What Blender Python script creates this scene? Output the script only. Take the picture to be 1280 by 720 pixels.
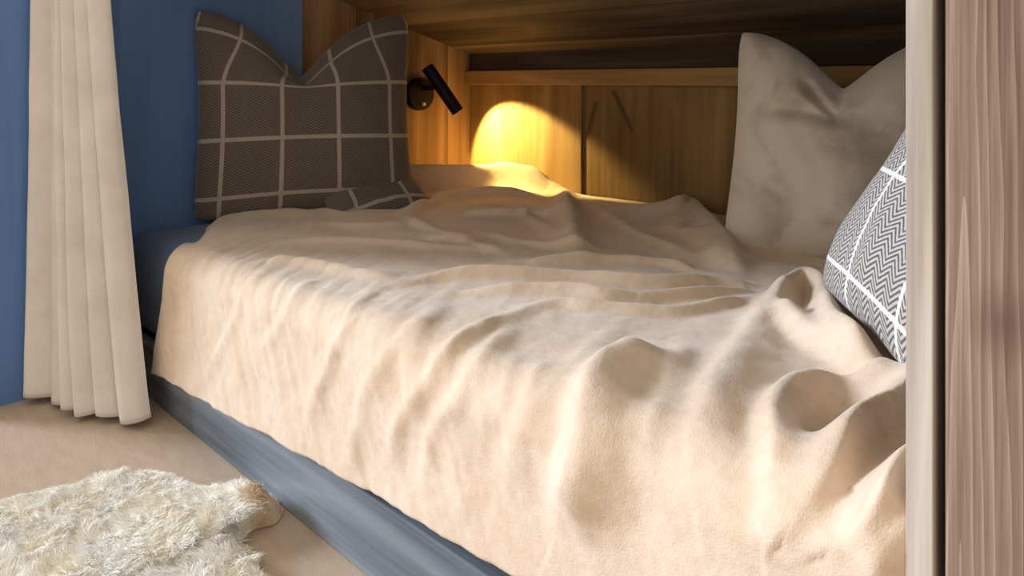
import bpy, bmesh, math, random
import numpy as np
from mathutils import Vector, Matrix, Quaternion

for o in list(bpy.data.objects):
    bpy.data.objects.remove(o)
SC = bpy.context.scene
COL = SC.collection
R = math.radians

# ------------------------------------------------------------------ camera, light, exposure
cd = bpy.data.cameras.new('camera')
cam = bpy.data.objects.new('camera', cd); COL.objects.link(cam)
cam.location = (2.212, -0.701, 0.818)
cam.rotation_euler = (R(90), 0, math.atan2(0.701, 0.714))
cd.sensor_width = 36; cd.lens = 923 / 1280 * 36; cd.shift_y = -260 / 1280
cd.clip_start = 0.02
SC.camera = cam

W = bpy.data.worlds.new('world'); SC.world = W; W.use_nodes = True
bg = W.node_tree.nodes['Background']
bg.inputs[0].default_value = (1.0, 0.925, 0.82, 1); bg.inputs[1].default_value = 1.0

sd = bpy.data.lights.new('daylight', 'SUN'); sd.energy = 4.1; sd.angle = R(16); sd.color = (0.83, 0.955, 1.17)
sun = bpy.data.objects.new('daylight', sd); COL.objects.link(sun)
sun.location = (-2, -2, 2)
sun.rotation_euler = Vector((0.85, 0.53, -0.36)).to_track_quat('-Z', 'Y').to_euler()

SC.view_settings.view_transform = 'Standard'
SC.view_settings.look = 'None'
SC.view_settings.gamma = 1.0
SC.view_settings.use_curve_mapping = False
SC.view_settings.exposure = 0.0

# ------------------------------------------------------------------ helpers
def lin(r, g, b):
    f = lambda c: (c / 255 / 12.92) if c / 255 <= 0.04045 else ((c / 255 + 0.055) / 1.055) ** 2.4
    return (f(r), f(g), f(b), 1)

class NT:
    """small wrapper that makes shader nodes tersely"""
    def __init__(s, name):
        s.m = bpy.data.materials.new(name); s.m.use_nodes = True
        s.t = s.m.node_tree; s.b = s.t.nodes['Principled BSDF']
        s.b.inputs['Roughness'].default_value = 0.8
        s.b.inputs['Specular IOR Level'].default_value = 0.25
    def n(s, typ, **kw):
        nd = s.t.nodes.new(typ)
        for k, v in kw.items(): setattr(nd, k, v)
        return nd
    def put(s, sock, v):
        if isinstance(v, bpy.types.NodeSocket): s.t.links.new(v, sock)
        else: sock.default_value = v
    def math(s, op, a, b=0.0, c=0.0, clamp=False):
        nd = s.n('ShaderNodeMath', operation=op); nd.use_clamp = clamp
        s.put(nd.inputs[0], a); s.put(nd.inputs[1], b)
        if len(nd.inputs) > 2: s.put(nd.inputs[2], c)
        return nd.outputs[0]
    def coord(s, kind='Object'):
        return s.n('ShaderNodeTexCoord').outputs[kind]
    def mapping(s, vec, scale=(1, 1, 1), loc=(0, 0, 0), rot=(0, 0, 0)):
        nd = s.n('ShaderNodeMapping'); s.put(nd.inputs[0], vec)
        nd.inputs['Scale'].default_value = scale; nd.inputs['Location'].default_value = loc; nd.inputs['Rotation'].default_value = rot
        return nd.outputs[0]
    def noise(s, vec, scale, detail=3, rough=0.55, dist=0.0):
        nd = s.n('ShaderNodeTexNoise'); s.put(nd.inputs['Vector'], vec)
        nd.inputs['Scale'].default_value = scale; nd.inputs['Detail'].default_value = detail
        nd.inputs['Roughness'].default_value = rough; nd.inputs['Distortion'].default_value = dist
        return nd.outputs['Fac']
    def ramp(s, fac, stops):
        nd = s.n('ShaderNodeValToRGB'); s.put(nd.inputs[0], fac)
        e = nd.color_ramp.elements
        while len(e) < len(stops): e.new(0.5)
        for i, (p, c) in enumerate(stops): e[i].position = p; e[i].color = c if len(c) == 4 else (*c, 1)
        return nd.outputs[0]
    def mix(s, fac, a, b, blend='MIX'):
        nd = s.n('ShaderNodeMix', data_type='RGBA', blend_type=blend)
        s.put(nd.inputs['Factor'], fac); s.put(nd.inputs['A'] if False else nd.inputs[6], a); s.put(nd.inputs[7], b)
        return nd.outputs[2]
    def sep(s, vec):
        nd = s.n('ShaderNodeSeparateXYZ'); s.put(nd.inputs[0], vec); return nd.outputs
    def bump(s, h, strength=0.3, dist=0.01):
        nd = s.n('ShaderNodeBump'); nd.inputs['Strength'].default_value = strength; nd.inputs['Distance'].default_value = dist
        s.put(nd.inputs['Height'], h); s.t.links.new(nd.outputs[0], s.b.inputs['Normal'])
    def color(s, c): s.put(s.b.inputs['Base Color'], c)
    def rough(s, r): s.put(s.b.inputs['Roughness'], r)
    def sheen(s, w, r=0.5, tint=(1, 1, 1, 1)):
        s.b.inputs['Sheen Weight'].default_value = w; s.b.inputs['Sheen Roughness'].default_value = r; s.b.inputs['Sheen Tint'].default_value = tint

def plain(name, c, rough=0.7, metal=0.0):
    k = NT(name); v = k.noise(k.coord(), 40, 2)
    k.color(k.mix(k.math('MULTIPLY', v, 0.25), c, (c[0] * .6, c[1] * .6, c[2] * .6, 1)))
    k.rough(rough); k.b.inputs['Metallic'].default_value = metal
    return k.m

def wood(name, dark, mid, light, grain='Z', stretch=14, scale=9.0, rings=6.0, plank=None, plank_axis='X', seam=0.004, rough=0.72, bump=0.25, vary=0.35, off=(0, 0, 0), ringw=0.22, weights=(0.5, 0.3), marks=()):
    """long grained timber: stretched noise, cathedral rings, and planks with dark seams where wanted"""
    k = NT(name); co = k.mapping(k.coord(), loc=off)
    sx, sy, sz = k.sep(co)
    ax = {'X': 0, 'Y': 1, 'Z': 2}
    sc = [1, 1, 1]; sc[ax[grain]] = 1.0 / stretch
    rnd = 0.5
    vec = co
    if plank:
        c = (sx, sy, sz)[ax[plank_axis]]
        q = k.math('DIVIDE', c, plank); idx = k.math('FLOOR', q)
        wn = k.n('ShaderNodeTexWhiteNoise', noise_dimensions='1D'); k.put(wn.inputs['W'], idx)
        rnd = wn.outputs['Value']
        ad = k.n('ShaderNodeVectorMath', operation='ADD'); k.put(ad.inputs[0], co)
        cmb = k.n('ShaderNodeCombineXYZ')
        for i in range(3): k.put(cmb.inputs[i], k.math('MULTIPLY', rnd, 7.3 + i))
        k.put(ad.inputs[1], cmb.outputs[0]); vec = ad.outputs[0]
    m1 = k.mapping(vec, scale=tuple(a * scale for a in sc))
    n1 = k.noise(m1, 1.0, 4, 0.6, 0.6)
    m2 = k.mapping(vec, scale=tuple(a * scale * (7 if i != ax[grain] else 3) for i, a in enumerate(sc)))
    n2 = k.noise(m2, 1.0, 3, 0.6)
    m3 = k.mapping(vec, scale=tuple(a * scale * .45 * (1 if i != ax[grain] else 2.2) for i, a in enumerate(sc)))
    n3 = k.noise(m3, 1.0, 1, 0.4)
    ring = k.math('FRACT', k.math('MULTIPLY', n3, rings))
    ring = k.math('POWER', k.math('ABSOLUTE', k.math('SUBTRACT', k.math('MULTIPLY', ring, 2.0), 1.0)), 1.6)
    f = k.math('ADD', k.math('MULTIPLY', n1, weights[0]), k.math('ADD', k.math('MULTIPLY', n2, weights[1]), k.math('MULTIPLY', ring, ringw)))
    if plank: f = k.math('ADD', f, k.math('MULTIPLY', k.math('SUBTRACT', rnd, 0.5), vary))
    colr = k.ramp(f, [(0.28, dark), (0.52, mid), (0.78, light)])
    if plank:
        fr = k.math('FRACT', q)
        e = k.math('MINIMUM', fr, k.math('SUBTRACT', 1.0, fr))
        s_ = k.math('LESS_THAN', e, seam / plank)
        colr = k.mix(k.math('MULTIPLY', s_, 0.75), colr, (dark[0] * .25, dark[1] * .25, dark[2] * .25, 1))
    for (x0, z0, x1, z1, wd) in marks:          # dark pitch streaks that grew in the board
        dx, dz = x1 - x0, z1 - z0; l2 = dx * dx + dz * dz
        wx = k.math('ADD', sx, k.math('MULTIPLY', k.math('SUBTRACT', n1, 0.5), 0.04))
        t = k.math('DIVIDE', k.math('ADD', k.math('MULTIPLY', k.math('SUBTRACT', wx, x0), dx), k.math('MULTIPLY', k.math('SUBTRACT', sz, z0), dz)), l2, clamp=True)
        ex = k.math('SUBTRACT', k.math('SUBTRACT', wx, x0), k.math('MULTIPLY', t, dx)); ez = k.math('SUBTRACT', k.math('SUBTRACT', sz, z0), k.math('MULTIPLY', t, dz))
        dd = k.math('SQRT', k.math('ADD', k.math('MULTIPLY', ex, ex), k.math('MULTIPLY', ez, ez)))
        mk = k.math('SUBTRACT', 1.0, k.math('DIVIDE', dd, wd), clamp=True)
        colr = k.mix(k.math('MULTIPLY', mk, 0.75), colr, (dark[0] * .35, dark[1] * .3, dark[2] * .25, 1))
    k.color(colr); k.rough(rough); k.bump(f, bump, 0.004)
    return k

def finish(name, bm, mat, parent=None, smooth=False):
    me = bpy.data.meshes.new(name); bm.to_mesh(me); bm.free()
    if smooth:
        for p in me.polygons: p.use_smooth = True
    if mat: me.materials.append(mat)
    o = bpy.data.objects.new(name, me); COL.objects.link(o)
    if parent: o.parent = parent
    return o

def grid_mesh(name, P, mat, parent=None, uv=None, closed_u=False, smooth=True):
    """P: (n, m, 3) array of points -> quad grid mesh"""
    n, m = P.shape[:2]
    idx = np.arange(n * m).reshape(n, m)
    if closed_u: idx = np.vstack([idx, idx[:1]])
    q = np.stack([idx[:-1, :-1], idx[1:, :-1], idx[1:, 1:], idx[:-1, 1:]], -1).reshape(-1, 4)
    me = bpy.data.meshes.new(name)
    me.vertices.add(n * m); me.vertices.foreach_set('co', P.reshape(-1).astype(np.float32))
    me.loops.add(q.size); me.loops.foreach_set('vertex_index', q.reshape(-1).astype(np.int32))
    me.polygons.add(len(q)); me.polygons.foreach_set('loop_start', np.arange(0, q.size, 4, dtype=np.int32))
    me.polygons.foreach_set('loop_total', np.full(len(q), 4, dtype=np.int32))
    me.polygons.foreach_set('use_smooth', np.full(len(q), smooth))
    me.update(calc_edges=True)
    if uv is not None:
        l = me.uv_layers.new(name='UVMap'); l.data.foreach_set('uv', uv.reshape(-1, 2)[q.reshape(-1)].reshape(-1).astype(np.float32))
    me.materials.append(mat)
    o = bpy.data.objects.new(name, me); COL.objects.link(o)
    if parent: o.parent = parent
    return o

def add_box(bm, lo, hi, bevel=0.0, seg=2):
    r = bmesh.ops.create_cube(bm, size=1.0)
    vs = r['verts']
    for v in vs:
        v.co = Vector([lo[i] + (v.co[i] + 0.5) * (hi[i] - lo[i]) for i in range(3)])
    if bevel:
        es = {e for v in vs for e in v.link_edges}
        bmesh.ops.bevel(bm, geom=list(es), offset=bevel, segments=seg, affect='EDGES', profile=0.5)

def add_cyl(bm, a, b, r0, r1=None, seg=32, bevel=0.0):
    a = Vector(a); b = Vector(b); d = b - a
    q = d.to_track_quat('Z', 'Y').to_matrix().to_4x4()
    r = bmesh.ops.create_cone(bm, cap_ends=True, segments=seg, radius1=r0, radius2=r0 if r1 is None else r1, depth=d.length,
                              matrix=Matrix.Translation((a + b) / 2) @ q)
    if bevel:
        es = [e for e in {e for v in r['verts'] for e in v.link_edges} if len(e.link_faces) == 2 and any(len(f.verts) > 4 for f in e.link_faces)]
        bmesh.ops.bevel(bm, geom=es, offset=bevel, segments=2, affect='EDGES')

def struct(o):
    o['kind'] = 'structure'; return o

def tag(o, label, cat, group=None):
    o['label'] = label; o['category'] = cat
    if group: o['group'] = group
    return o

def empty(name, loc, label, cat, group=None):
    o = bpy.data.objects.new(name, None); COL.objects.link(o); o.location = loc; o.empty_display_size = 0.05
    return tag(o, label, cat, group)

_rng = np.random.RandomState(7)
_lat = _rng.rand(256, 256)
def vnoise(x, y):
    """smooth value noise in 0..1 on arrays"""
    xi = np.floor(x).astype(int); yi = np.floor(y).astype(int)
    fx = x - xi; fy = y - yi
    fx = fx * fx * fx * (fx * (fx * 6 - 15) + 10); fy = fy * fy * fy * (fy * (fy * 6 - 15) + 10)
    g = lambda i, j: _lat[i % 256, j % 256]
    return (g(xi, yi) * (1 - fx) + g(xi + 1, yi) * fx) * (1 - fy) + (g(xi, yi + 1) * (1 - fx) + g(xi + 1, yi + 1) * fx) * fy
def fbm(x, y, o=3):
    s = 0; a = 0.5
    for i in range(o):
        s = s + a * vnoise(x * 2 ** i + 13.7 * i, y * 2 ** i + 5.1 * i); a *= 0.5
    return s
def smooth(e0, e1, x):
    t = np.clip((x - e0) / (e1 - e0), 0, 1); return t * t * (3 - 2 * t)

# ------------------------------------------------------------------ materials
M_backwall = wood('pine_back_boards', lin(102, 77, 44), lin(144, 112, 68), lin(170, 138, 90), 'Z', 12, 7, 5, plank=0.581, plank_axis='X', seam=0.0015, vary=0.2, marks=((0.599, 0.62, 0.634, 0.735, 0.016), (0.712, 0.777, 0.784, 0.655, 0.014))).m
M_sidewall = wood('pine_side_boards', lin(96, 76, 56), lin(136, 110, 82), lin(164, 138, 106), 'Z', 16, 10, 5, plank=0.21, plank_axis='Y', seam=0.0015, vary=0.2, off=(0, 0.07, 0)).m
M_rail = wood('pine_rail', lin(116, 84, 48), lin(164, 126, 78), lin(190, 152, 100), 'X', 16, 10, 5).m
M_beam = wood('dark_beam', lin(38, 30, 24), lin(66, 52, 40), lin(92, 76, 60), 'X', 16, 10, 5).m
M_ceil = wood('weathered_ceiling_boards', lin(58, 52, 47), lin(100, 87, 73), lin(136, 120, 101), 'X', 18, 9, 5, plank=0.24, plank_axis='Y', seam=0.002, vary=0.25).m
M_blue = wood('blue_washed_boards', lin(86, 116, 164), lin(98, 130, 180), lin(112, 146, 196), 'Z', 12, 6, 3, plank=0.6, plank_axis='Y', seam=0.0, vary=0.05, bump=0.08).m
M_base = wood('grey_plinth_wood', lin(78, 84, 90), lin(122, 128, 132), lin(156, 160, 162), 'X', 14, 12, 6).m
M_trim = wood('pale_edge_wood', lin(150, 136, 120), lin(190, 174, 158), lin(212, 198, 184), 'Z', 20, 26, 4, bump=0.3).m
def panel_mat():
    """brushed softwood: fine upright grain with nested cathedral lines up the middle of each board"""
    k = NT('brushed_panel_wood'); co = k.coord(); x, y, z = k.sep(co)
    w1 = k.noise(k.mapping(co, scale=(9, 9, 1.6)), 1.0, 2)
    xw = k.math('ADD', x, k.math('MULTIPLY', k.math('SUBTRACT', w1, 0.5), 0.030))
    bx = k.math('SUBTRACT', k.math('FRACT', k.math('DIVIDE', k.math('SUBTRACT', xw, 1.934), 0.24)), 0.5)       # -0.5..0.5 across a board, its heart at x = 2.054
    ab = k.math('POWER', k.math('ADD', k.math('MULTIPLY', bx, bx), 0.0006), 0.5)
    g = k.math('ADD', k.math('MULTIPLY', ab, 33.0), k.math('MULTIPLY', z, 2.6))
    g = k.math('ADD', g, k.math('MULTIPLY', k.noise(k.mapping(co, scale=(22, 22, 2.2)), 1.0, 2), 2.2))
    ln = k.math('POWER', k.math('FRACT', g), 2.2)
    fine = k.noise(k.mapping(co, scale=(420, 420, 7)), 1.0, 3)
    broad = k.noise(k.mapping(co, scale=(26, 26, 1.8)), 1.0, 3)
    f = k.math('ADD', k.math('MULTIPLY', ln, 0.22), k.math('ADD', k.math('MULTIPLY', fine, 0.38), k.math('MULTIPLY', broad, 0.42)))
    kd = k.n('ShaderNodeVectorMath', operation='DISTANCE'); k.put(kd.inputs[0], k.mapping(co, scale=(1.0, 0, 0.75))); kd.inputs[1].default_value = (2.079, 0, 0.468)
    knot = k.ramp(k.math('ADD', kd.outputs['Value'], k.math('MULTIPLY', k.math('SUBTRACT', w1, 0.5), 0.01)), [(0.004, (1, 1, 1)), (0.03, (0, 0, 0))])
    c = k.ramp(f, [(0.25, lin(104, 78, 62)), (0.5, lin(146, 121, 102)), (0.78, lin(184, 162, 144))])
    k.color(k.mix(k.math('MULTIPLY', knot, 0.6), c, lin(92, 60, 50))); k.rough(0.7); k.bump(f, 0.15, 0.002)
    return k.m
M_panel = panel_mat()

def floor_mat():
    k = NT('beige_carpet'); co = k.coord()
    a = k.noise(k.mapping(co, scale=(3, 9, 3), rot=(0, 0, 0.2)), 5, 4)
    b = k.noise(co, 260, 2)
    f = k.math('ADD', k.math('MULTIPLY', a, 0.6), k.math('MULTIPLY', b, 0.4))
    k.color(k.ramp(f, [(0.2, lin(172, 148, 124)), (0.8, lin(200, 178, 154))])); k.rough(0.9); k.bump(b, 0.25, 0.003)
    return k.m
M_floor = floor_mat()

def blanket_mat():
    k = NT('beige_fleece'); co = k.coord()
    a = k.noise(co, 5, 3); b = k.noise(co, 420, 2); c = k.noise(co, 60, 3)
    col = k.ramp(k.math('ADD', k.math('MULTIPLY', a, 0.6), k.math('MULTIPLY', c, 0.4)), [(0.3, lin(212, 183, 153)), (0.7, lin(231, 209, 185))])
    k.color(col); k.rough(0.92); k.b.inputs['Specular IOR Level'].default_value = 0.1
    k.sheen(0.35, 0.45, (1.0, 0.95, 0.88, 1))
    k.bump(k.math('ADD', k.math('MULTIPLY', b, 0.5), k.math('MULTIPLY', c, 0.9)), 0.35, 0.004)
    return k.m
M_blanket = blanket_mat()

def fabric(name, c0, c1, scale=700, sheen=0.2, bump=0.2):
    k = NT(name); co = k.coord()
    b = k.noise(co, scale, 2); a = k.noise(co, 9, 3)
    k.color(k.ramp(k.math('ADD', k.math('MULTIPLY', a, 0.55), k.math('MULTIPLY', b, 0.45)), [(0.32, c0), (0.68, c1)]))
    k.rough(0.9); k.b.inputs['Specular IOR Level'].default_value = 0.1; k.sheen(sheen); k.bump(b, bump, 0.002)
    return k
M_curtain = fabric('cream_linen_curtain', lin(206, 194, 182), lin(228, 218, 208), 500).m
M_mattress = fabric('blue_grey_ticking', lin(72, 92, 126), lin(92, 114, 148), 500).m
def velvet_mat():
    k = NT('taupe_velvet'); co = k.coord('Object')
    a = k.noise(k.mapping(co, loc=(0.35, 0, 0.1)), 6.5, 3, 0.5, 0.6); b = k.noise(co, 320, 2)
    k.color(k.ramp(k.math('ADD', k.math('MULTIPLY', a, 0.86), k.math('MULTIPLY', b, 0.14)), [(0.34, lin(178, 161, 142)), (0.5, lin(220, 206, 188)), (0.68, lin(230, 217, 200))]))
    k.rough(0.85); k.sheen(0.6); k.b.inputs['Specular IOR Level'].default_value = 0.1; k.bump(b, 0.15, 0.002)
    return k.m
M_velvet = velvet_mat()
M_black = plain('black_metal', lin(24, 25, 30), 0.45, 0.3)
M_white = plain('white_plastic', lin(210, 208, 200), 0.5)
M_steel = plain('dull_steel', lin(150, 150, 150), 0.4, 0.9)

def plaid_mat(name, sw, yarn_dark, yarn_light, pitch, half, stripe_c, st_amt):
    """woven herringbone with pale window-pane stripes, laid out in the cushion's own cloth coordinates (metres)"""
    k = NT(name); uv = k.coord('UV'); u, v, _ = k.sep(uv)
    zig = k.math('PINGPONG', u, half)
    ln = k.math('FRACT', k.math('DIVIDE', k.math('ADD', v, k.math('MULTIPLY', zig, 0.9)), pitch))
    h = k.math('SMOOTH_MIN', k.math('MULTIPLY', ln, 2.0), k.math('MULTIPLY', k.math('SUBTRACT', 1.0, ln), 2.0), 0.2)
    wob = k.noise(k.coord(), 240, 2)
    h2 = k.math('ADD', h, k.math('MULTIPLY', k.math('SUBTRACT', wob, 0.5), 0.5))
    base = k.ramp(h2, [(0.3, yarn_dark), (0.62, yarn_light)])
    tone = k.noise(k.coord(), 6, 2)
    base = k.mix(k.math('MULTIPLY', tone, 0.35), base, yarn_dark)
    def stripe(c, off):
        f = k.math('FRACT', k.math('DIVIDE', k.math('ADD', c, off), 0.172))
        e = k.math('ABSOLUTE', k.math('SUBTRACT', f, 0.5))
        return k.math('LESS_THAN', k.math('ADD', e, k.math('MULTIPLY', k.math('SUBTRACT', wob, 0.5), 0.02)), sw)
    st = k.math('MAXIMUM', stripe(u, 0.0), stripe(v, 0.0))
    k.color(k.mix(k.math('MULTIPLY', st, st_amt), base, stripe_c))
    k.rough(0.92); k.sheen(0.2); k.b.inputs['Specular IOR Level'].default_value = 0.08
    k.bump(k.math('ADD', h2, st), 0.5, 0.002)
    return k.m
M_plaid = plaid_mat('herringbone_plaid', 0.022, lin(92, 84, 78), lin(196, 188, 178), 0.0095, 0.020, lin(232, 226, 216), 0.85)
M_plaid_dark = plaid_mat('brown_plaid', 0.036, lin(80, 70, 64), lin(124, 112, 103), 0.0085, 0.0085, lin(176, 164, 150), 0.8)

def fleece_mat():
    k = NT('sheep_wool'); co = k.coord(); a = k.noise(co, 14, 3)
    c0 = k.n('ShaderNodeVectorMath', operation='DISTANCE'); k.put(c0.inputs[0], k.mapping(co, scale=(1, 1, 0))); c0.inputs[1].default_value = (0.925, -0.045, 0)
    c1 = k.ramp(c0.outputs['Value'], [(0.025, (1, 1, 1)), (0.055, (0, 0, 0))])
    k.color(k.mix(k.math('MULTIPLY', c1, 0.8), k.ramp(a, [(0.35, lin(250, 243, 226)), (0.65, lin(255, 253, 246))]), lin(196, 156, 108))); k.rough(0.95); k.sheen(0.3)
    k.b.inputs['Specular IOR Level'].default_value = 0.05
    return k.m
M_wool = fleece_mat()

# ------------------------------------------------------------------ the setting
ZT = 0.42                       # height of the made bed
BW, BL = 1.32, 2.30             # depth of the sleeping nook, length
CS = 0.28                       # slope of the nook's ceiling
zc = lambda y: 0.918 + CS * (BW - y)

bm = bmesh.new(); add_box(bm, (-0.1, -3.2, -0.06), (4.2, 1.5, 0.0)); struct(finish('floor', bm, M_floor))

bm = bmesh.new()                # left wall: room side, with the opening of the balcony door the daylight enters by
add_box(bm, (-0.12, -0.36, 0.0), (0.0, 0.56, 2.3)); add_box(bm, (-0.12, -1.75, 2.1), (0.0, -0.36, 2.3)); add_box(bm, (-0.12, -3.2, 0.0), (0.0, -1.75, 2.3))
struct(finish('wall_left', bm, M_blue))
bm = bmesh.new(); add_box(bm, (-0.12, 0.56, 0.0), (0.0, BW + 0.1, 1.6)); struct(finish('wall_left_nook', bm, M_sidewall))

bm = bmesh.new()                # back wall: two leaves of board, the first standing a little proud
add_box(bm, (0.0, BW, 0.0), (BL + 0.1, BW + 0.1, 1.6))
add_box(bm, (0.0, BW - 0.012, 0.3), (0.578, BW + 0.01, 0.80), 0.002)
add_box(bm, (0.584, BW - 0.004, 0.3), (BL, BW + 0.01, 0.80), 0.002)
struct(finish('wall_back', bm, M_backwall))
bm = bmesh.new(); add_box(bm, (BL, 0.06, 0.0), (BL + 0.1, BW, 1.6)); struct(finish('wall_right', bm, M_sidewall))

bm = bmesh.new(); add_box(bm, (0.0, BW - 0.035, 0.80), (BL, BW + 0.002, 0.855), 0.003); struct(finish('trim_1', bm, M_rail))
bm = bmesh.new(); add_box(bm, (0.0, BW - 0.015, 0.857), (BL, BW + 0.002, 0.93), 0.002); struct(finish('trim_2', bm, M_beam))

bm = bmesh.new()                # sloping boarded ceiling of the nook
vs = []
for y, dz in ((BW + 0.05, 0), (0.0, 0), (0.0, 0.08), (BW + 0.05, 0.08)):
    vs.append((y, zc(y) + dz))
ring = [[bm.verts.new((x, y, z)) for y, z in vs] for x in (-0.02, BL + 0.02)]
for i in range(4):
    j = (i + 1) % 4
    bm.faces.new((ring[0][i], ring[0][j], ring[1][j], ring[1][i]))
bm.faces.new(ring[0][::-1]); bm.faces.new(ring[1])
bmesh.ops.recalc_face_normals(bm, faces=bm.faces)
struct(finish('ceiling', bm, M_ceil))

bm = bmesh.new(); add_box(bm, (2.009, -0.012, 0.0), (2.0302, 0.06, 2.3), 0.001); struct(finish('trim_3', bm, M_trim))
bm = bmesh.new(); add_box(bm, (2.0375, -0.008, 0.0), (3.6, 0.06, 2.3), 0.003); add_box(bm, (2.0302, 0.045, 0.0), (2.05, 0.075, 2.3)); struct(finish('wall_front', bm, M_panel))

# ------------------------------------------------------------------ bed: plinth and mattress
bed = empty('bed', (BL / 2, BW / 2, 0), 'built-in bed with a low grey timber plinth along the floor under the beige blanket', 'bed')
def local(o, root):
    o.parent = root; o.matrix_parent_inverse = Matrix.Translation(-Vector(root.location)); return o
bm = bmesh.new(); add_box(bm, (0.002, 0.0, 0.0), (1.998, 0.03, 0.135), 0.003); local(finish('plinth', bm, M_base), bed)
bm = bmesh.new(); add_box(bm, (0.02, 0.012, 0.135), (BL - 0.01, BW - 0.02, 0.398), 0.05, 4); local(finish('mattress', bm, M_mattress, smooth=True), bed)

# ------------------------------------------------------------------ blanket
RAD = 0.07
ARC = RAD * math.pi / 2
HEM = lambda u: 0.112 + 0.052 * (u - 0.3)
def profile(u, v, out=0.05):
    """v > 0 lies on the bed (distance from the front edge), v < 0 runs over the edge and down the front; gives y, z and the normal"""
    yc = RAD - 0.015; zc_ = ZT - RAD
    vt = v - yc
    a = np.clip(-vt / RAD, 0, math.pi / 2)
    y = np.where(vt > 0, v, yc - RAD * np.sin(a)); z = np.where(vt > 0, ZT, zc_ + RAD * np.cos(a))
    dn = np.clip(-vt - ARC, 0, None)
    y = y - dn * out; z = z - dn * math.sqrt(1 - out * out)
    ny = -np.sin(a); nz = np.cos(a)
    return y, z, ny, nz
def vhem(u):                     # arc coordinate of the hem
    return (RAD - 0.015) - ARC - ((ZT - RAD) - HEM(u))
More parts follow.
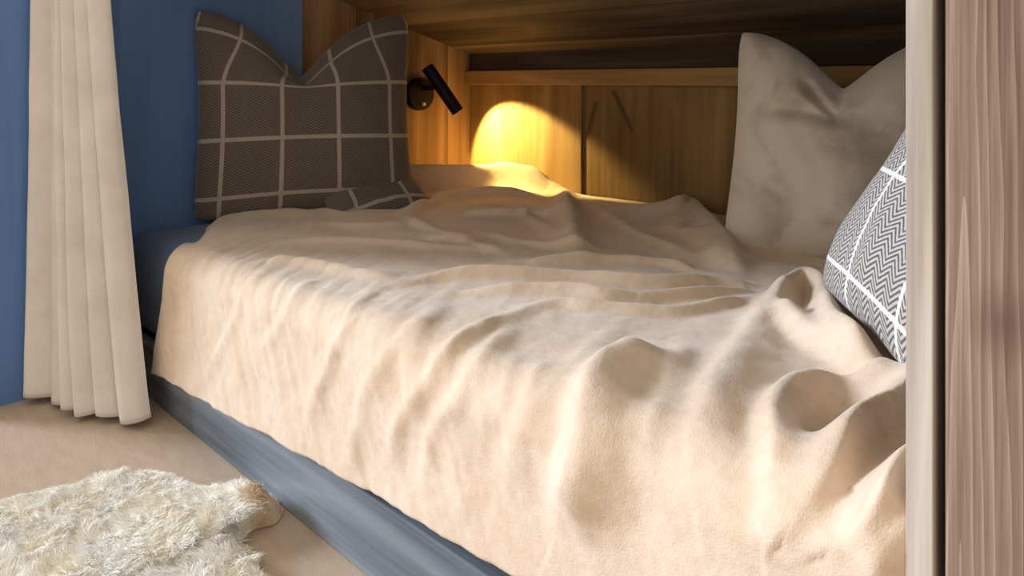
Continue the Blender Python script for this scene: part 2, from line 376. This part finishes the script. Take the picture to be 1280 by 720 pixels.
# fold strokes: points (u, v), height, width to the left of the stroke, width to the right
# FOLDS_BEGIN
FOLDS = [
    ([(1.598, 0.23), (1.612, 0.078), (1.646, 0.008), (1.656, -0.034), (1.622, -0.132)], 0.036, 0.05, 0.026),
    ([(1.62, 0.564), (1.692, 0.318), (1.738, 0.154), (1.79, 0.036), (1.802, -0.014)], 0.02, 0.05, 0.025),
    ([(1.916, 0.362), (1.884, 0.31), (1.846, 0.276), (1.814, 0.206), (1.832, 0.116), (1.886, 0.008), (1.886, -0.03)], 0.03, 0.035, 0.016),
    ([(1.95, 0.5), (1.934, 0.244), (1.922, 0.14), (1.93, 0.04), (1.912, -0.004), (1.906, -0.016)], 0.042, 0.012, 0.03),
    ([(2.006, 0.24), (1.99, 0.052), (1.984, 0.014), (1.95, -0.016)], 0.04, 0.011, 0.03),
    ([(2.032, 0.12), (2.008, 0.008), (1.992, -0.014), (1.974, -0.036)], 0.036, 0.01, 0.028),
    ([(1.846, 0.348), (1.856, 0.224), (1.88, 0.086)], -0.016, 0.022, 0.022),
    ([(1.67, 0.444), (1.642, 0.548), (1.626, 0.668), (1.676, 0.636), (1.764, 0.462), (1.85, 0.35), (1.908, 0.286)], 0.045, 0.03, 0.022),
    ([(1.66, 0.508), (1.728, 0.43), (1.812, 0.368), (1.88, 0.322)], 0.03, 0.03, 0.02),
    ([(1.05, 0.172), (1.082, 0.266), (1.252, 0.414), (1.4, 0.506), (1.488, 0.61), (1.568, 0.672)], 0.024, 0.025, 0.014),
    ([(1.158, 0.202), (1.318, 0.336), (1.41, 0.384), (1.49, 0.484), (1.57, 0.63)], 0.02, 0.02, 0.014),
    ([(1.092, 0.44), (1.156, 0.524), (1.226, 0.604), (1.322, 0.666), (1.45, 0.678)], 0.02, 0.025, 0.014),
    ([(1.322, 0.226), (1.364, 0.282), (1.416, 0.312), (1.524, 0.39), (1.562, 0.476), (1.588, 0.584)], 0.016, 0.02, 0.014),
    ([(0.66, 0.036), (0.72, 0.114), (0.884, 0.152), (1.028, 0.188)], 0.014, 0.03, 0.02),
    ([(0.528, 0.156), (0.638, 0.31), (0.882, 0.438), (1.006, 0.528)], 0.01, 0.03, 0.02),
    ([(0.792, 1.118), (0.97, 1.126), (1.042, 1.192), (1.016, 1.294), (1.168, 1.132), (1.36, 0.874), (1.522, 0.652)], 0.04, 0.03, 0.05),
    ([(1.0, 1.31), (1.108, 1.09), (1.216, 0.896)], 0.02, 0.04, 0.04),
    ([(0.556, 1.238), (0.808, 0.964), (1.086, 0.658), (1.184, 0.572)], 0.045, 0.035, 0.04),
    ([(0.07, 0.7), (0.1, 0.84), (0.13, 0.92), (0.17, 1.0), (0.21, 1.08), (0.275, 1.17), (0.37, 1.215), (0.49, 1.235), (0.58, 1.22)], 0.094, 0.06, 0.034),
    ([(0.52, 0.592), (0.38, 0.8), (0.344, 0.93), (0.398, 1.088), (0.586, 1.122)], 0.028, 0.04, 0.022),
    ([(0.58, 0.696), (0.68, 0.794), (0.778, 0.892), (0.88, 0.886)], 0.022, 0.03, 0.02),
    ([(0.46, 0.614), (0.622, 0.546), (0.804, 0.504), (0.956, 0.524)], 0.018, 0.03, 0.02),
    ([(0.136, 0.164), (0.17, 0.338), (0.298, 0.5), (0.434, 0.634)], 0.012, 0.08, 0.06),
    ([(1.334, 0.182), (1.372, 0.004), (1.306, -0.102), (1.268, -0.186)], 0.0078, 0.022, 0.016),
    ([(1.344, 0.3), (1.344, 0.132), (1.366, 0.008), (1.326, -0.044)], 0.0065, 0.02, 0.014),
    ([(1.374, 0.162), (1.436, -0.008), (1.384, -0.09), (1.356, -0.196)], 0.0065, 0.02, 0.016),
    ([(1.154, 0.052), (1.122, -0.036), (1.056, -0.148)], 0.0046, 0.02, 0.014),
    ([(0.87, 0.104), (0.922, -0.026), (0.83, -0.138)], 0.0039, 0.02, 0.014),
    ([(1.492, 0.274), (1.574, 0.042), (1.56, -0.046)], 0.0078, 0.03, 0.02),
    ([(0.752, 0.042), (0.736, -0.082), (0.6, -0.25)], 0.0039, 0.02, 0.014),
    ([(0.994, 0.174), (1.116, 0.002), (1.068, -0.102), (1.012, -0.246)], 0.0052, 0.022, 0.016),
    ([(1.198, 0.168), (1.264, 0.012), (1.202, -0.104), (1.166, -0.218)], 0.0052, 0.022, 0.016),
    ([(1.508, 0.098), (1.552, -0.022), (1.518, -0.122)], 0.0065, 0.03, 0.02),
    ([(1.616, 0.288), (1.714, 0.07), (1.754, -0.028)], 0.0078, 0.03, 0.02),
    ([(0.73, 1.156), (1.092, 0.884), (1.296, 0.784), (1.42, 0.76)], 0.014, 0.03, 0.018),
    ([(0.804, 0.614), (0.992, 0.596), (1.108, 0.638), (1.178, 0.73)], 0.012, 0.025, 0.016),
    ([(0.724, 0.466), (0.882, 0.488), (1.034, 0.498)], 0.012, 0.025, 0.016),
    ([(0.4, 0.386), (0.568, 0.428), (0.632, 0.566)], 0.01, 0.03, 0.02),
    ([(1.196, 0.986), (1.322, 0.846), (1.426, 0.732)], 0.014, 0.03, 0.02),
    ([(0.696, 0.876), (0.894, 0.764), (1.04, 0.63)], 0.014, 0.025, 0.02),
]
# FOLDS_END
def catmull(pts, n=10):
    p = np.array(pts, float); p = np.vstack([2 * p[0] - p[1], p, 2 * p[-1] - p[-2]]); out = []
    for i in range(1, len(p) - 2):
        t = np.linspace(0, 1, n, endpoint=False)[:, None]
        out.append(0.5 * (2 * p[i] + (p[i + 1] - p[i - 1]) * t + (2 * p[i - 1] - 5 * p[i] + 4 * p[i + 1] - p[i + 2]) * t * t + (3 * p[i] - p[i - 1] - 3 * p[i + 1] + p[i + 2]) * t ** 3))
    return np.vstack(out + [p[-2:-1]])
def fold_height(U, V):
    H = np.zeros_like(U)
    for pts, h, wl, wr in FOLDS:
        c = catmull(pts); L = np.r_[0, np.cumsum(np.linalg.norm(np.diff(c, axis=0), axis=1))]
        pad = 3 * max(wl, wr)
        mask = (U > c[:, 0].min() - pad) & (U < c[:, 0].max() + pad) & (V > c[:, 1].min() - pad) & (V < c[:, 1].max() + pad)
        u = U[mask]; v = V[mask]
        best = np.full(u.shape, 9.0); sgn = np.ones(u.shape); tt = np.zeros(u.shape)
        for i in range(len(c) - 1):
            a = c[i]; d = c[i + 1] - a; l2 = d @ d + 1e-12
            t = np.clip(((u - a[0]) * d[0] + (v - a[1]) * d[1]) / l2, 0, 1)
            du = u - a[0] - t * d[0]; dv = v - a[1] - t * d[1]
            r = np.sqrt(du * du + dv * dv); m = r < best
            best[m] = r[m]; tt[m] = (L[i] + t * (L[i + 1] - L[i]))[m] / L[-1]
            sgn[m] = np.sign(d[0] * dv - d[1] * du)[m]
        w = np.where(sgn > 0, wl, wr)
        tp = smooth(0, 0.22, tt) * smooth(0, 0.22, 1 - tt) * 0.85 + 0.15
        H[mask] += h * tp * np.exp(-(best / w) ** 2)
    return H
def blanket():
    n, m = 460, 400
    s = np.linspace(0, 1, n)[:, None]; q = np.linspace(0, 1, m)[None, :]
    u0 = 0.03 + (BL - 0.05) * s
    V = vhem(u0) + (BW - 0.02 - vhem(u0)) * q
    uL = 0.03 + 0.33 * smooth(0.26, 0.0, V) - 0.05 * smooth(0.0, -0.30, V)     # the corner is drawn back from the bed's head
    uR = 2.0125 + 0.258 * smooth(0.10, 0.22, V)      # the front flap ends at the post, the rest runs on behind it
    U = uL + (uR - uL) * s
    H = fold_height(U, V)
    # soft unevenness of the bedding, and fine drag lines that run down the front
    H += 0.022 * (fbm(U * 4.2, V * 4.2) - 0.44) + 0.008 * (fbm(U * 13 + 3, V * 11) - 0.44)
    du = U + 0.55 * V
    front = smooth(0.45, 0.0, V)
    H += front * 0.009 * (fbm(du * 30, V * 4 + 9, 2) - 0.37) * smooth(2.1, 1.2, U)
    top = smooth(0.2, 0.6, V)
    H += top * 0.018 * (fbm((V + 0.15 * U + 0.05 * fbm(U * 5, V * 5)) * 15, U * 3.4 + 4, 2) - 0.37)
    # the free edges settle on what is below
    H *= smooth(0.0, 0.05, 1.001 - q) * 0.6 + 0.4
    y, z, ny, nz = profile(U, V)
    P = np.stack([U, y + ny * H, z + nz * H], -1)
    P[..., 1] = np.where(P[..., 1] < 0, -np.tanh(-P[..., 1] / (0.0105 + 0.9 * np.clip(2.0085 - U, 0, 1))) * (0.0105 + 0.9 * np.clip(2.0085 - U, 0, 1)), P[..., 1])
    P[..., 2] -= 0.035 * smooth(0.10, 0.0, U - uL) * smooth(0.0, 0.12, V)
    P[..., 1] = np.minimum(P[..., 1], BW - 0.018)
    o = grid_mesh('blanket', P, M_blanket)
    sol = o.modifiers.new('thickness', 'SOLIDIFY'); sol.thickness = 0.007; sol.offset = -1
    tag(o, 'rumpled beige fleece blanket spread over the built-in bed and hanging down its front', 'blanket')
    return o
blanket()

# ------------------------------------------------------------------ cushions
def cushion(name, w, h, t, mat, chop=0.0, chop_w=0.25, chop_x=0.0, n=90, seed=0, pinch=0.06, shift=(0, 0), chop_from=-0.15, converge=0.0, crease=(), lump=0.012):
    """a square stuffed cushion standing in its own x-z plane, facing -y, bottom edge at z=0; chop dents its top edge"""
    a = np.linspace(-1, 1, n); A, B = np.meshgrid(a, a, indexing='ij')
    X = A * w / 2 * (1 - pinch * (1 - B * B) * 0 - pinch * (B ** 2 * 0)) ; Z = B * h / 2
    X = X * (1 - pinch * np.cos(B * math.pi / 2)); Z = Z * (1 - pinch * np.cos(A * math.pi / 2))
    blunt = 1 - 0.05 * (A * B) ** 6
    X = X * blunt; Z = Z * blunt
    prof = (np.clip(1 - np.abs(A) ** 2.6, 0, 1) ** 0.55) * (np.clip(1 - np.abs(B) ** 2.6, 0, 1) ** 0.55)
    T = t / 2 * prof
    g = np.abs(A - chop_x) / chop_w
    dent = np.exp(-g ** 1.3) * chop
    fall = smooth(chop_from, 1.0, B)
    Z2 = Z - dent * fall
    valley = np.exp(-(np.abs(A - chop_x) / (chop_w * .55)) ** 2) * smooth(0.15, 0.95, B)
    lum = (fbm(A * 2.2 + seed, B * 2.2 + seed * 1.7) - 0.44) * lump * 2 * prof
    cr = 0
    for (x0, z0, x1, z1, d, cw) in crease:       # creases pressed into the front, in -1..1 coordinates
        p = np.array([x0, z0]); dd = np.array([x1 - x0, z1 - z0]); l2 = dd @ dd
        tt = np.clip(((A - p[0]) * dd[0] + (B - p[1]) * dd[1]) / l2, 0, 1)
        rr = np.sqrt((A - p[0] - tt * dd[0]) ** 2 + (B - p[1] - tt * dd[1]) ** 2)
        cr = cr + d * np.exp(-(rr / cw) ** 2) * np.sin(np.clip(tt, 0.02, .98) * math.pi) ** 0.5 * prof
    F = np.stack([X, -(T * (1 - 0.35 * valley * (chop > 0)) + lum - cr), Z2 + h / 2], -1)
    K = np.stack([X, T * (1 - 0.35 * valley * (chop > 0)), Z2 + h / 2], -1)
    UV = np.stack([A * w / 2 * (1 + converge * smooth(0.2, 1.0, B)) + shift[0], B * h / 2 + shift[1]], -1)
    bmx = bmesh.new(); uvl = bmx.loops.layers.uv.new('UVMap')
    fv = [[bmx.verts.new(F[i, j]) for j in range(n)] for i in range(n)]
    kv = [[fv[i][j] if i in (0, n - 1) or j in (0, n - 1) else bmx.verts.new(K[i, j]) for j in range(n)] for i in range(n)]
    for i in range(n - 1):
        for j in range(n - 1):
            ids = [(i, j), (i + 1, j), (i + 1, j + 1), (i, j + 1)]
            f = bmx.faces.new([fv[x][y] for x, y in ids])
            for l, (x, y) in zip(f.loops, ids): l[uvl].uv = UV[x, y]
            b = bmx.faces.new([kv[x][y] for x, y in ids[::-1]])
            for l, (x, y) in zip(b.loops, ids[::-1]): l[uvl].uv = UV[x, y]
    return finish(name, bmx, mat, smooth=True)

def pose(o, loc, yaw, lean=0.0, roll=0.0):
    """yaw turns it about the vertical, lean tips its top backwards, roll turns it in its own plane"""
    o.rotation_mode = 'QUATERNION'
    o.rotation_quaternion = Quaternion((0, 0, 1), yaw) @ Quaternion((1, 0, 0), -lean) @ Quaternion((0, 1, 0), roll)
    o.location = loc; return o

p = cushion('velvet_cushion', 0.53, 0.575, 0.23, M_velvet, chop=0.135, chop_w=0.40, chop_x=-0.04, seed=3, crease=((-0.1, 0.42, -0.75, 0.25, 0.03, 0.10), (-0.05, 0.5, -0.35, 0.75, 0.025, 0.10), (0.1, 0.5, 0.7, -0.5, 0.012, 0.22)), lump=0.012)
pose(p, (1.572, 0.995, 0.382), R(14), R(10), R(2))
tag(p, 'taupe velvet cushion with a deep chopped top leaning at the right back of the bed', 'cushion')

p = cushion('plaid_cushion', 0.66, 0.65, 0.17, M_plaid_dark, chop=0.20, chop_w=0.40, chop_x=-0.06, seed=8, chop_from=0.12, converge=0.35)
pose(p, (0.198, 0.468, 0.40), R(66), R(5), R(0))
tag(p, 'large grey-brown plaid cushion with dented top standing at the left head of the bed', 'cushion')

p = cushion('plaid_cushion', 0.50, 0.52, 0.18, M_plaid, seed=15, shift=(0.0, 0.12))
pose(p, (1.852, 0.40, 0.432), R(-45), R(31), R(8))
tag(p, 'grey herringbone cushion with white stripes tilted on its corner beside the wooden post', 'cushion')

p = cushion('plaid_pillow', 0.32, 0.24, 0.08, M_plaid_dark, seed=21)
pose(p, (0.385, 0.625, 0.408), R(66), R(58), R(-15))
tag(p, 'dark plaid pillow lying flat behind the large plaid cushion under the reading lamp', 'pillow')

# ------------------------------------------------------------------ reading lamp
lamp = empty('reading_lamp', (0.0, 1.045, 0.765), 'black tubular reading lamp on the left wall, lit and aimed at the back wall', 'lamp')
bm = bmesh.new(); add_cyl(bm, (0.0, 1.045, 0.765), (0.022, 1.045, 0.765), 0.064, 0.061, 40, 0.003); local(finish('wall_mount', bm, M_black, smooth=False), lamp)
bm = bmesh.new(); add_cyl(bm, (0.02, 1.05, 0.785), (0.075, 1.065, 0.79), 0.011, 0.011, 20); local(finish('joint', bm, M_black), lamp)
A0 = Vector((0.065, 1.035, 0.868)); A1 = Vector((0.132, 1.128, 0.700))
bm = bmesh.new()
q = (A1 - A0).to_track_quat('Z', 'Y')
prof = [(0.0, 0.0), (0.021, 0.0), (0.024, 0.003), (0.024, 1), (0.021, 1), (0.020, -0.03), (0.0, -0.03)]
LL = (A1 - A0).length
rings = []
for r_, t_ in prof:
    zz = LL if t_ == 1 else (LL + t_ if t_ < 0 else t_)
    rings.append([bm.verts.new(A0 + q @ Vector((r_ * math.cos(k * math.tau / 32), r_ * math.sin(k * math.tau / 32), zz))) for k in range(32)] if r_ > 0 else [bm.verts.new(A0 + q @ Vector((0, 0, zz)))])
for a, b in zip(rings[:-1], rings[1:]):
    for k in range(32):
        k2 = (k + 1) % 32
        if len(a) == 1: bm.faces.new((a[0], b[k2], b[k]))
        elif len(b) == 1: bm.faces.new((a[k], a[k2], b[0]))
        else: bm.faces.new((a[k], a[k2], b[k2], b[k]))
bmesh.ops.recalc_face_normals(bm, faces=bm.faces)
head = local(finish('lamp_head', bm, M_black), lamp)
k = NT('lamp_glow'); k.b.inputs['Emission Color'].default_value = (1.0, 0.66, 0.25, 1); k.b.inputs['Emission Strength'].default_value = 12
bm = bmesh.new(); d_ = (A1 - A0).normalized(); add_cyl(bm, A1 - d_ * 0.028, A1 - d_ * 0.018, 0.016, 0.014, 24)
o = finish('bulb', bm, k.m, head)
bm = bmesh.new(); add_cyl(bm, (0.021, 1.052, 0.727), (0.030, 1.052, 0.727), 0.007, 0.006, 20); o = local(finish('switch', bm, M_white), lamp); o['label'] = 'small white switch'
ld = bpy.data.lights.new('lamp_light', 'SPOT'); ld.energy = 38.0; ld.color = (1.0, 0.73, 0.24); ld.spot_size = R(98); ld.spot_blend = 0.22; ld.shadow_soft_size = 0.012
lo = bpy.data.objects.new('lamp_light', ld); COL.objects.link(lo); lo.location = A1 + d_ * 0.004
lo.rotation_euler = Vector((0.36, 0.70, -0.62)).to_track_quat('-Z', 'Y').to_euler()
local(lo, lamp)

# ------------------------------------------------------------------ curtain on its rod
bm = bmesh.new(); add_cyl(bm, (0.0, -0.15, 1.62), (2.2, -0.15, 1.62), 0.011, seg=20)
add_cyl(bm, (2.2, -0.15, 1.62), (2.2, 0.03, 1.62), 0.011, seg=20)
tag(finish('curtain_rod', bm, M_steel, smooth=True), 'steel rod above the bed opening that carries the cream curtain', 'rod')
def curtain():
    n, m = 420, 120
    s = np.linspace(0, 1, n)[:, None]; zz = np.linspace(0, 1, m)[None, :]
    top, bot = 1.63, 0.018
    z = bot + (top - bot) * zz + 0 * s
    spread = 1 - 0.62 * np.clip((z - 0.02) / 1.6, 0, 1) ** 0.8
    k = 6.5
    ss = s + 0.035 * np.sin(s * 9.1 + 1)
    ph = ss * k * math.tau
    amp = (0.024 + 0.012 * np.sin(s * 11 + 2)) * (0.75 + 0.25 * (1 - zz))
    wave = np.sin(ph + 0.5 * np.sin(zz * 3 + s * 5)) + 0.25 * np.sin(2 * ph + 1 + zz * 2)
    x = 0.012 + (0.382 * s + 0.012 * np.cos(ph) * 1.2) * spread
    y = -0.215 + 0.14 * s * spread + 0.05 * (1 - spread) + amp * wave
    y = y + 0.008 * (fbm(s * 9 + 0 * zz, zz * 4 + 0 * s) - .44)
    x = np.maximum(x, 0.004)
    P = np.stack([x, y, z + 0.006 * np.sin(ph * 0.5)], -1)
    o = grid_mesh('curtain', P, M_curtain)
    sol = o.modifiers.new('thickness', 'SOLIDIFY'); sol.thickness = 0.003; sol.offset = 0
    tag(o, 'cream linen curtain gathered in long folds at the left end of the bed', 'curtain')
curtain()

# ------------------------------------------------------------------ sheepskin
def sheepskin():
    out = [(0.53, -0.40), (0.545, -0.33), (0.575, -0.27), (0.585, -0.20), (0.60, -0.165), (0.66, -0.125), (0.74, -0.10), (0.80, -0.055), (0.855, -0.02), (0.915, -0.008), (0.95, -0.035), (0.94, -0.075), (0.965, -0.11), (1.02, -0.115),
           (1.10, -0.13), (1.25, -0.20), (1.42, -0.30), (1.52, -0.42), (1.50, -0.56), (1.38, -0.68), (1.20, -0.74), (1.02, -0.72), (0.84, -0.66), (0.70, -0.60), (0.60, -0.52), (0.54, -0.46)]
    c = catmull(out + out[:1], 30)[:-1]
    root = empty('sheepskin_rug', (0.98, -0.38, 0), 'cream long-wool sheepskin rug lying on the beige floor beside the bed', 'rug')
    ctr = np.array([0.98, -0.38])
    nr = 300
    t = np.linspace(0, 1, nr)[None, :, None]
    XY = ctr + (c[:, None, :] - ctr) * t
    edge = 1 - np.linspace(0, 1, nr)[None, :] ** 14
    x, y = XY[..., 0], XY[..., 1]
    wx = x + 0.03 * fbm(x * 18, y * 18); wy = y + 0.03 * fbm(x * 18 + 40, y * 18 + 9)
    curl = 1 - np.abs(2 * fbm(wx * 34, wy * 46, 2) / 0.75 - 1) * 1.6            # little rolled ridges
    curl2 = 1 - np.abs(2 * fbm(wx * 90 + 7, wy * 120, 2) / 0.75 - 1) * 1.6
    hgt = 0.002 + edge * (0.020 + 0.018 * fbm(x * 11, y * 11) + 0.009 * curl + 0.004 * curl2)
    ear = np.exp(-(((x - 0.90) / 0.05) ** 2 + ((y + 0.06) / 0.05) ** 2))
    ear2 = np.exp(-(((x - 0.585) / 0.04) ** 2 + ((y + 0.26) / 0.04) ** 2))
    hgt = hgt + edge * (0.035 * ear + 0.014 * ear2)
    P = np.dstack([XY, hgt])
    sk = grid_mesh('hide', P, M_wool, closed_u=True); local(sk, root)
    # wool: curled locks standing on the hide, one mesh
    rs = np.random.RandomState(3)
    N = 60000
    i = rs.randint(0, len(c), N); j = np.clip((np.sqrt(rs.rand(N)) * (nr - 1.001)), 0, nr - 1.01)
    j0 = j.astype(int); fj = (j - j0)[:, None]
    i2 = (i + 1) % len(c); fi = rs.rand(N)[:, None]
    base = (P[i, j0] * (1 - fj) + P[i, j0 + 1] * fj) * (1 - fi) + (P[i2, j0] * (1 - fj) + P[i2, j0 + 1] * fj) * fi
    # drop the wool on the tan ear tip
    keep = ~((np.hypot(base[:, 0] - 0.925, base[:, 1] + 0.05) < 0.05) & (rs.rand(N) < 0.75))
    base = base[keep]; N = len(base)
    ang = fbm(base[:, 0] * 14, base[:, 1] * 14, 2) * 14
    lean = np.stack([np.cos(ang), np.sin(ang), 0 * ang], 1) * 0.007 + rs.randn(N, 3) * [0.002, 0.002, 0]
    L = (0.006 + 0.006 * rs.rand(N))[:, None]
    up = np.array([[0, 0, 1.0]])
    p1 = base + up * L * 0.5 + lean * 0.4; p2 = base + up * L * 0.85 + lean * 1.1; p3 = base + up * L * 0.9 + lean * 1.9
    wv = rs.randn(N, 3); wv[:, 2] *= 0.3; wv /= np.linalg.norm(wv, axis=1)[:, None]; wv *= 0.00055
    V = np.stack([base - wv, base + wv, p1 - wv, p1 + wv, p2 - wv * .8, p2 + wv * .8, p3], 1).reshape(-1, 3)
    b = (np.arange(N) * 7)[:, None]
    quads = np.concatenate([b + [0, 1, 3, 2], b + [2, 3, 5, 4]]); tris = b + [4, 5, 6]
    me = bpy.data.meshes.new('wool')
    me.vertices.add(len(V)); me.vertices.foreach_set('co', V.reshape(-1).astype(np.float32))
    li = np.concatenate([quads.reshape(-1), tris.reshape(-1)]).astype(np.int32)
    me.loops.add(len(li)); me.loops.foreach_set('vertex_index', li)
    tot = np.concatenate([np.full(len(quads), 4), np.full(len(tris), 3)]).astype(np.int32)
    me.polygons.add(len(tot)); me.polygons.foreach_set('loop_start', np.r_[0, np.cumsum(tot)[:-1]].astype(np.int32)); me.polygons.foreach_set('loop_total', tot)
    me.polygons.foreach_set('use_smooth', np.full(len(tot), True))
    me.update(calc_edges=True); me.materials.append(M_wool)
    o = bpy.data.objects.new('wool', me); COL.objects.link(o); local(o, root); o['kind'] = 'stuff'
sheepskin()
